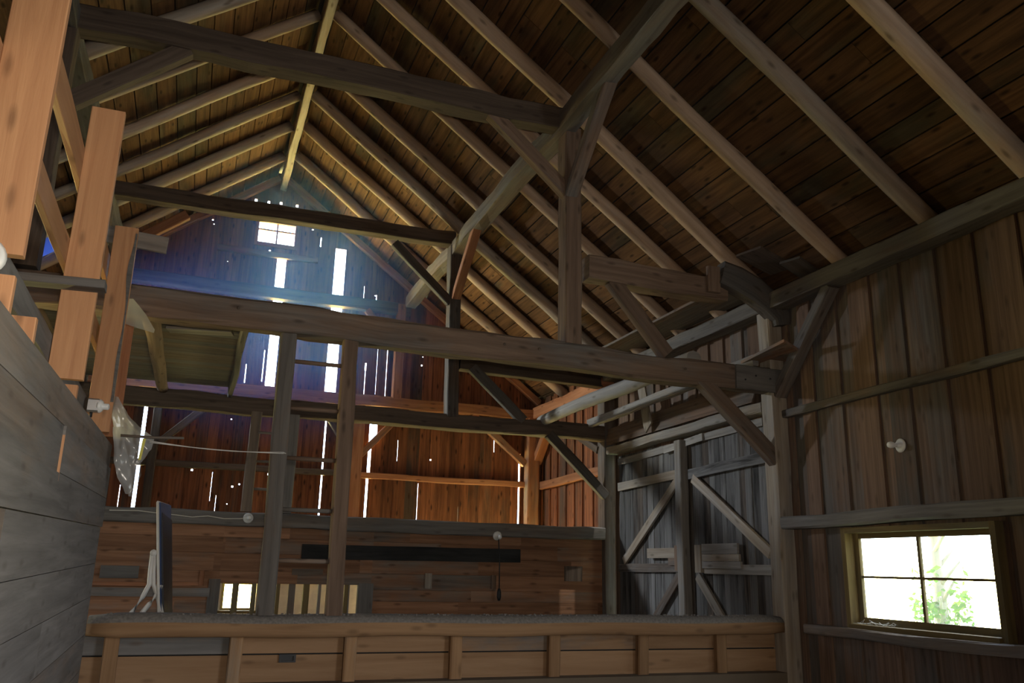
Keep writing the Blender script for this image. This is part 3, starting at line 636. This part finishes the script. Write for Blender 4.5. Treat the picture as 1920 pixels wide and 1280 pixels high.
# junction box with bulb holder
q = at(1, 7.62, 180, 760)
t = thing('junction_box', q, 'grey metal junction box with a bare lamp holder on the farthest stud', 'junction box')
b = MB(); b.beam(q+V((-.06, .02, 0)), q+V((.02, .02, 0)), .1, .11, up=(0, 0, 1), ch=.012, wob=0, seg=1); bb = b.build('box_body', M['steel'], t)
MB().lathe([(0, 0), (.055, 0), (.058, .012), (.04, .03), (.026, .034), (.026, .075), (.020, .08), (0, .08)], q+V((.02, .02, 0)), (1, -.25, -.05)).build('lamp_holder', M['porcelain'], bb)
MB().tube([q+V((-.03, .02, -.05)), q+V((-.03, .02, -.09)), q+V((-.06, .02, -.12))], .012).build('conduit', M['iron'], t)
# porcelain lamps
def lamp(p, ax, label, bulb=True):
    t = thing('bulb_lamp', p, label, 'lamp', 'porcelain lamp holders')
    MB().lathe([(0, 0), (.068, 0), (.07, .014), (.05, .03), (.03, .036), (.03, .055), (0, .055)], p, ax).build('lamp_holder', M['porcelain'], t); h_ = [c for c in C.objects if c.parent == t][0]
    if bulb: MB().lathe([(0, .05), (.016, .05), (.018, .07), (.031, .10), (.034, .125), (.025, .15), (.010, .16), (0, .161)], p, ax).build('bulb', M['bulb'], t)
lamp(at(1, YB-.13, 465, 971), (.1, -1, 0), 'white lamp with bulb on the mow beam beside the spare ladder')
lamp(at(1, YB-.13, 932, 1004), (0, -1, -.2), 'white lamp above the hanging pull cord on the mow beam')
lamp(at(0, XW, 1690, 835), (-1, .1, 0), 'white lamp with bulb on the right wall above the window')
q = at(1, 3.5, -27, 478); lamp(q, (.6, -1, 0), 'white lamp cut by the photo edge beside the nearest stud', False)
b = MB(); p0 = at(1, YB-.14, 935, 1010); p1 = at(1, YB-.16, 936, 1102)
b.tube([p0, p0.lerp(p1, .5)+V((.01, 0, 0)), p1], .009); b.lathe([(0, 0), (.02, .01), (.032, .06), (.034, .13), (.02, .18), (0, .185)], p1, (0, 0, -1), 12)
tag(b.build('pull_cord', M['iron']), 'black pull cord with a thick handle hanging over the black plank', 'cord', None, 'thing')
b = MB(); b.tube([at(1, YB-.135, *p) for p in ((205, 956), (260, 957), (300, 962), (330, 965), (360, 969), (390, 967), (420, 972), (450, 972), (464, 971))], .007); tag(b.build('cable', M['cable']), 'pale cable stapled along the mow beam to the lamp', 'cable', None, 'thing')

# ------------------------------------------------------------------ FOLDED TABLE on the threshing floor
Yt = 9.5
def tp(x, y, d=0): return at(1, Yt+d, x, y)
base = V((at(1, Yt, 312, 1145).x, Yt, ZD))
t = thing('folded_table', base, 'blue folding table standing on edge with white tube legs, behind the top rail', 'table')
top0, top1 = tp(297, 941), tp(317, 947, .65); bl = V((tp(304, 1145).x+.04, Yt, ZD+.02)); br = V((bl.x+.06, Yt+.65, ZD+.02))
b = MB(); b.prism([top0, top1, br, bl], V((.022, -.004, 0))); b.build('table_top', M['blue'], t)
b = MB(); b.prism([top0+V((.03, .05, -.1)), top1+V((.03, 0, -.16)), br+V((.03, 0, 0)), bl+V((.03, .02, 0))], V((.02, -.004, 0))); b.build('table_top', M['bluedark'], t)
b = MB(); b.tube([top0+V((-.006, -.01, 0)), bl+V((-.006, -.01, 0))], .014); b.tube([top0+V((-.006, -.01, 0)), top1+V((-.006, 0, 0))], .012); b.build('rim', M['white_paint'], t)
J = tp(289, 1036, .06)
for pts in (((286, 1038), (282, 1070), (280, 1095), (268, 1118), (247, 1148)), ((290, 1040), (288, 1070), (288, 1095), (296, 1118), (303, 1150)), ((302, 1096), (292, 1118), (280, 1132), (265, 1150))):
    q = [tp(*p, .02) for p in pts]; d = (q[-1]-q[-2]); d = d*((ZD+.01-q[-1].z)/d.z) if d.z < -.01 else V((0, 0, 0)); q.append(q[-1]+d)
    MB().tube(q, .024, 10).build('leg', M['white_paint'], t)
MB().lathe([(0, -.03), (.03, -.03), (.034, 0), (.03, .03), (0, .03)], tp(288, 1036, .01), (0, 1, 0)).build('hinge', M['white_paint'], t)

# ------------------------------------------------------------------ BARN DOORS in the right wall
def w(x, y, X=XW-.03): return at(0, X, x, y)
def leaf(name, ya, yb, label):
    t = thing(name, (XW, (ya+yb)/2, ZD), label, 'door'); t['kind'] = 'structure'
    b = MB()
    for y0, y1 in zip(*(lambda q: (q, q[1:]))(strips(ya, yb, .10, .19))):
        b.box((XW-.012+R.uniform(0, .012), y0, ZD), (XW+.03, y1-.003, 1.80), tone=b.tone(.45, None, .7), ax=2)
    b.build('door_boards', M['door'], t); return t
def ledger(t, name, y0, z0, y1, z1, wd, mat='door', X=XW-.05, th=.04):
    MB().beam((X, y0, z0), (X, y1, z1), th, wd, up=(0, 0, 1) if abs(y1-y0) > .3 else (0, 1, 0), ch=.004, wob=.003).build(name, M[mat], t)
t = leaf('door_1', 10.43, 12.50, 'far leaf of the weathered grey barn doors in the right wall')
ledger(t, 'ledge', 12.42, 1.29, 10.5, 1.33, .13, 'pale'); ledger(t, 'ledge', 12.42, .02, 10.55, .04, .12)
ledger(t, 'diagonal_brace', 12.25, .12, 10.62, 1.24, .13, 'pale', XW-.055); ledger(t, 'diagonal_brace', 11.7, -1.03, 10.62, -.06, .13, 'tie', XW-.055)
MB().box((XW-.10, 10.65, .17), (XW-.07, 11.45, .31), ax=1).build('bar_bracket', M['pale'], t); MB().box((XW-.11, 10.5, 0), (XW-.05, 10.66, .34), ax=2).build('bar_bracket', M['tie'], t); MB().box((XW-.10, 10.66, .07), (XW-.075, 10.85, .17), ax=1).build('bar_bracket', M['tie'], t)
t = leaf('door_2', 8.48, 10.44, 'near leaf of the weathered grey barn doors beside the near corner post')
ledger(t, 'ledge', 10.3, 1.30, 8.5, 1.36, .14); ledger(t, 'ledge', 9.98, .03, 8.5, .03, .12, 'pale')
ledger(t, 'diagonal_brace', 10.2, 1.24, 8.58, .22, .13, 'pale', XW-.055); ledger(t, 'diagonal_brace', 10.15, -.06, 9.15, -1.03, .13, 'pale', XW-.055)
MB().box((XW-.11, 10.0, -.02), (XW-.05, 10.14, .34), ax=2).build('bar_bracket', M['pale'], t)
for k, (z0, z1, y0) in enumerate(((.22, .35, 9.18), (.13, .215, 9.15), (.04, .125, 9.12))): MB().box((XW-.10, y0, z0), (XW-.07, 9.98, z1), ax=1).build('bar_bracket', M['pale'], t)
timber('door_post', 'narrow upright timber between the two barn doors', 'post', (XW-.10, 10.42, ZD), (XW-.10, 10.44, 1.79), .13, .16, 'pale', up=(0, 1, 0), wob=.006)
timber('door_header', 'thick pale header beam above the barn doors', 'beam', (6.40, 12.58, 1.885), (6.40, 8.42, 1.935), .2, .12, 'pale', wob=.008)
for lab, p0, p1 in (('warm lintel board above the far barn door', w(1160, 866), w(1262, 838)), ('stepped lintel board beside the narrow door post', w(1246, 844, XW-.06), w(1318, 818, XW-.06)), ('long lintel board above the near barn door', w(1318, 820), w(1430, 790))):
    timber('lintel_board', lab, 'board', p0, p1, .03, .10, 'pale', ch=.002)
b = MB(); b.prism([(6.30, 12.55, 1.97), (6.36, 12.75, 2.25), (6.36, 8.5, 2.34), (6.30, 8.6, 2.02)], (.02, 0, 0), udir=(0, 1, 0)); tag(b.build('wide_plank', M['board']), 'wide stained plank leaning above the door header', 'plank', None, 'thing')
# poles and planks laid over the tie beams at the right
poleobj('log_pole', 'peeled log with a bright sawn end lying on the middle tie beam', 'log', (5.22, 12.78, 2.33), (5.44, 8.5, 2.46), .09, .105, 'pale', None, wob=.015, flat=1)
timber('loose_beam', 'slim grey beam lying across the tie beams near the right wall', 'beam', (6.03, 12.66, 2.335), (6.17, 8.3, 2.47), .09, .13, 'pale', wob=.006)
timber('wide_plank', 'wide brown plank lying high on the wall struts', 'plank', (6.06, 12.7, 3.37), (6.06, 8.45, 3.37), .58, .035, 'board', ch=.003, wob=.004)
b = MB(); b.prism([at(2, 2.47, 1389, 682), at(2, 2.47, 1470, 641), at(2, 2.47, 1506, 664), at(2, 2.47, 1475, 715)], (0, 0, .035), udir=(0, 1, 0)); tag(b.build('wide_plank', M['mow']), 'short plank end jutting over the near tie beam at the right wall', 'plank', None, 'thing')
b = MB(); p = [w(1196, 716, 6.22), w(1206, 712, 6.22), w(1232, 782, 6.22), w(1217, 813, 6.22)]
b.prism([(6.2, 11.33, 2.82), (6.2, 11.13, 2.85), (6.2, 10.9, 2.1), (6.2, 11.08, 1.97), (6.2, 11.14, 2.1)], (.025, 0, 0), udir=(0, 0, 1)); tag(b.build('hanging_board', M['pale']), 'short pointed board hanging behind the slim grey beam', 'board', None, 'thing')
# girts of the near right wall
timber('girt', 'upper thin girt on the right wall above the lamp', 'girt', (XW-.05, 8.2, 1.82), (XW-.05, 1.5, 1.86), .085, .09, 'tie', wob=.006)
timber('girt', 'thick grey girt directly above the right window', 'girt', (6.395, 8.2, .555), (6.395, 1.5, .60), .19, .14, 'grey', wob=.008, ch=.02)
timber('girt', 'grey girt under the right window', 'girt', (6.40, 7.9, -.58), (6.40, 1.5, -.55), .19, .10, 'grey', wob=.008, ch=.015)

# window in the right wall
t = thing('window_1', (XW, 6.43, WIN[2]), 'bright four pane window low in the right wall', 'window'); t['kind'] = 'structure'
y0, y1, z0, z1 = WIN; b = MB(); c = .085
for lo, hi in (((XW-.10, y0-.03, z0-.05), (XW+.09, y0+.03, z1+.05)), ((XW-.10, y1-.03, z0-.05), (XW+.09, y1+.03, z1+.05)), ((XW-.10, y0+.03, z1-.005), (XW+.09, y1-.03, z1+.05)), ((XW-.13, y0+.03, z0-.05), (XW+.09, y1-.03, z0+.0))): b.box(lo, hi)
b.build('window_casing', M['yellow_frame'], t)
gy0, gy1, gz0, gz1 = 5.56, 7.20, -.415, .362
b = MB()
for lo, hi in (((XW+.01, y0+.03, z0), (XW+.05, gy0, z1)), ((XW+.01, gy1, z0), (XW+.05, y1-.03, z1)), ((XW+.01, gy0, z0), (XW+.05, gy1, gz0)), ((XW+.01, gy0, gz1), (XW+.05, gy1, z1))): b.box(lo, hi)
sa = b.build('sash', M['yellow_frame'], t)
b = MB(); b.box((XW+.015, 6.41, gz0), (XW+.045, 6.44, gz1)); b.box((XW+.017, gy0, -.032), (XW+.043, 6.41, -.008)); b.box((XW+.017, 6.44, -.032), (XW+.043, gy1, -.008)); b.build('muntin', M['yellow_frame'], sa)
MB().box((XW+.028, gy0, gz0), (XW+.031, gy1, gz1)).build('pane', M['glass'], sa)
b = MB(); R3 = random.Random(8)
for k in range(16):
    q = V((XW-.07+R3.uniform(-.03, .05), 6.95+R3.uniform(-.2, .2), z0+.004)); b.tube([q, q+V((R3.uniform(-.03, .03), R3.uniform(-.07, .07), R3.uniform(.0, .05))), q+V((R3.uniform(-.05, .05), R3.uniform(-.1, .1), .004))], .002, 5)
tag(b.build('cobweb', M['web']), 'pale cobweb bits on the sill of the right window', 'cobweb', None, 'stuff')

# ------------------------------------------------------------------ OUTSIDE
b = MB(); b.box((XW+.2, 3, ZF-.5), (14, 17, ZF-.05))
struct(b.build('ground', M['field']), 'bright meadow outside the barn', 'ground')
def tree(x, y, h, r, label, seed, n, spread, cz):
    Q = random.Random(seed); t = thing('young_tree', (x, y, ZF-.05), label, 'tree')
    b = MB(); b.pole((x, y, ZF-.05), (x+.06, y+.05, ZF+h), r, r*.5, n=10)
    for k in range(7):
        z = ZF+h*(.35+.09*k); a = Q.uniform(0, 6.28); b.pole((x, y, z), (x+math.cos(a)*spread*.8, y+math.sin(a)*spread*.8, z+.4), r*.3, r*.12, n=6)
    b.build('trunk', M['bark'], t)
    b = MB()
    for k in range(n):
        a = Q.uniform(0, 6.28); rr = spread*math.sqrt(Q.random()); p = V((x+math.cos(a)*rr, y+math.sin(a)*rr, cz+Q.gauss(0, .28)))
        d = V((Q.gauss(0, 1), Q.gauss(0, 1), Q.gauss(0, .6))).normalized(); e = d.cross(V((Q.gauss(0, 1), Q.gauss(0, 1), Q.gauss(0, 1)))).normalized(); s_ = Q.uniform(.04, .085)
        o = len(b.v); b.v.extend([tuple(p-d*s_), tuple(p+e*s_*.55), tuple(p+d*s_), tuple(p-e*s_*.55)]); b.face((o, o+1, o+2, o+3), [(0, 0)]*4, (.5, .5, .5, 1))
    b.build('foliage', M['leaf'], t)
tree(11.0, 10.52, 3.0, .13, 'pale trunked young tree with green leaves outside the right window', 5, 420, .46, -.60)

# ------------------------------------------------------------------ LENS GLARE, imitated by an added blue volume
m, nt = nodes('lens_glare'); vs = N(nt, 'ShaderNodeVolumeScatter', I={'Color': (.13, .32, 1.0, 1), 'Density': .05, 'Anisotropy': .35})
tcn = N(nt, 'ShaderNodeTexCoord'); gr = N(nt, 'ShaderNodeTexGradient', gradient_type='SPHERICAL'); mpn = N(nt, 'ShaderNodeMapping', vector_type='TEXTURE', I={'Scale': (3.4, 2.6, 3.0)})
nt.links.new(tcn.outputs['Object'], mpn.inputs[0]); nt.links.new(mpn.outputs[0], gr.inputs[0])
mm = N(nt, 'ShaderNodeMath', operation='MULTIPLY', I={1: .2}); nt.links.new(gr.outputs[1], mm.inputs[0]); nt.links.new(mm.outputs[0], vs.inputs['Density'])
nt.links.new(vs.outputs[0], N(nt, 'ShaderNodeOutputMaterial').inputs['Volume'])
b = MB(); b.prism([(-2.0, 12.9, 1.9), (4.0, 12.9, 1.9), (4.0, 12.9, roof(4.0)-.03), (RX, 12.9, RZ-.03), (-2.0, 12.9, roof(-2.0)-.03)], (0, YG-.26-12.9, 0)); tag(b.build('glare', m, origin=(1.05, 15.2, 4.75)), 'bluish added volume imitating lens haze hanging in front of the gable window', 'glare', None, 'stuff')

# ------------------------------------------------------------------ LIGHT
def area(name, loc, target, sx, sy, power, col):
    l = bpy.data.lights.new(name, 'AREA'); l.shape = 'RECTANGLE'; l.size, l.size_y = sx, sy; l.energy = power; l.color = col
    o = bpy.data.objects.new(name, l); C.objects.link(o); o.location = loc
    o.rotation_euler = (V(target)-V(loc)).to_track_quat('-Z', 'Y').to_euler(); return o
def portal(name, loc, target, sx, sy):
    area(name, loc, target, sx, sy, 1, (1, 1, 1)).data.cycles.is_portal = True
portal('portal', (1.43, YG+.06, 4.7), (1.43, 0, 4.7), 1.78, 3.4)
portal('portal', (2.6, YG+.06, 1.75), (2.6, 0, 1.75), 1.1, 2.3)
portal('portal', (XW+.12, 6.4, -.03), (0, 6.4, -.03), 1.7, .85)
portal('portal', (XL-.05, 10.6, .42), (0, 10.6, .42), 1.2, 2.95)
portal('portal', (XW+.12, 14.8, -.6), (0, 14.8, -.6), 1.85, 1.95)
portal('portal', (XW+.12, -.5, .3), (0, -.5, .3), 3.4, 2.4)
portal('portal', (.91, YG+.14, -.6), (.91, 0, -.6), .58, .47)
# camera flash of the photographer
l = bpy.data.lights.new('camera_flash', 'SPOT'); l.energy = 480; l.color = (1.0, .90, .78); l.spot_size = math.radians(91); l.spot_blend = .55; l.shadow_soft_size = .035
o = bpy.data.objects.new('camera_flash', l); C.objects.link(o); o.location = (.02, -.02, .13); o.rotation_euler = (FW*1-RT*.22-UP*.27).to_track_quat('-Z', 'Y').to_euler()
# lamps: daylight at the left barn door; mow, roof and rear ones are added
area('added_mow_light', (XW+.8, 15.0, 1.4), (5.35, 15.15, ZF), 1.1, 1.4, 1900, (1.0, .93, .78))  # added lamp outside the unseen mow opening, to light the far bay
area('barn_door_daylight', (XL-.4, 10.5, .4), (3, 10.5, .9), 1.1, 2.6, 10, (.90, .95, 1.0))
area('added_roof_light', onroof(-1, 6.1*CN, 15.62, .7), V((3.2, 14.0, 4.9)), .95, .7, 560, (.84, .92, 1.0)).data.spread = math.radians(85)  # added lamp at the unseen low roof opening, brightens purlin and blue volume
area('added_rear_fill', (XW+.5, -.5, .5), (0, 2.0, .2), 3.0, 2.2, 340, (.95, .97, 1.0))  # added fill lamp at the unseen rear opening, brightens the plank partition
sun = bpy.data.lights.new('sun', 'SUN'); sun.energy = 4.0; sun.angle = .01; sun.color = (1, .95, .85)
o = bpy.data.objects.new('sun', sun); C.objects.link(o); o.rotation_euler = V((-.6, .15, -.75)).to_track_quat('-Z', 'Y').to_euler()
wd = bpy.data.worlds.new('sky'); SC.world = wd; wd.use_nodes = True; nt = wd.node_tree; nt.nodes.clear()
tc = N(nt, 'ShaderNodeTexCoord'); sp = N(nt, 'ShaderNodeSeparateXYZ'); nt.links.new(tc.outputs['Generated'], sp.inputs[0])
# hazy bright sky; beyond the gable a sunlit meadow and the bright side of the sky
fy = N(nt, 'ShaderNodeMapRange', I={1: .15, 2: .8, 3: 0.0, 4: 1.0}); nt.links.new(sp.outputs[1], fy.inputs[0])
fz = N(nt, 'ShaderNodeMapRange', I={1: -.04, 2: .04, 3: 0.0, 4: 1.0}); nt.links.new(sp.outputs[2], fz.inputs[0])
up = mixc(nt, (3.2, 3.6, 4.1), (9, 12, 17), fy.outputs[0]); dn = mixc(nt, (1.7, 1.8, 1.1), (85, 72, 26), fy.outputs[0])
bg = N(nt, 'ShaderNodeBackground', I={'Strength': 1.0}); nt.links.new(mixc(nt, dn, up, fz.outputs[0]), bg.inputs[0])
wo = N(nt, 'ShaderNodeOutputWorld'); nt.links.new(bg.outputs[0], wo.inputs[0])

# ------------------------------------------------------------------ camera, render settings
cam = bpy.data.cameras.new('camera'); cam.sensor_width = 36; cam.lens = 36*FPX/1920; cam.clip_start = .05
co = bpy.data.objects.new('camera', cam); C.objects.link(co)
from mathutils import Matrix
co.matrix_world = Matrix(((RT.x, UP.x, -FW.x, 0), (RT.y, UP.y, -FW.y, 0), (RT.z, UP.z, -FW.z, 0), (0, 0, 0, 1)))
SC.camera = co
SC.view_settings.view_transform = 'Standard'; SC.view_settings.look = 'None'; SC.view_settings.gamma = 1; SC.view_settings.use_curve_mapping = False
SC.view_settings.exposure = -0.15
SC.cycles.max_bounces = 8; SC.cycles.diffuse_bounces = 4; SC.cycles.transparent_max_bounces = 8; SC.cycles.sample_clamp_indirect = 12
# everything above is measured from the eye; stand the place on its floor (eye height 1.75 m)
for o in SC.objects:
    if o.parent is None: o.location.z += 1.75
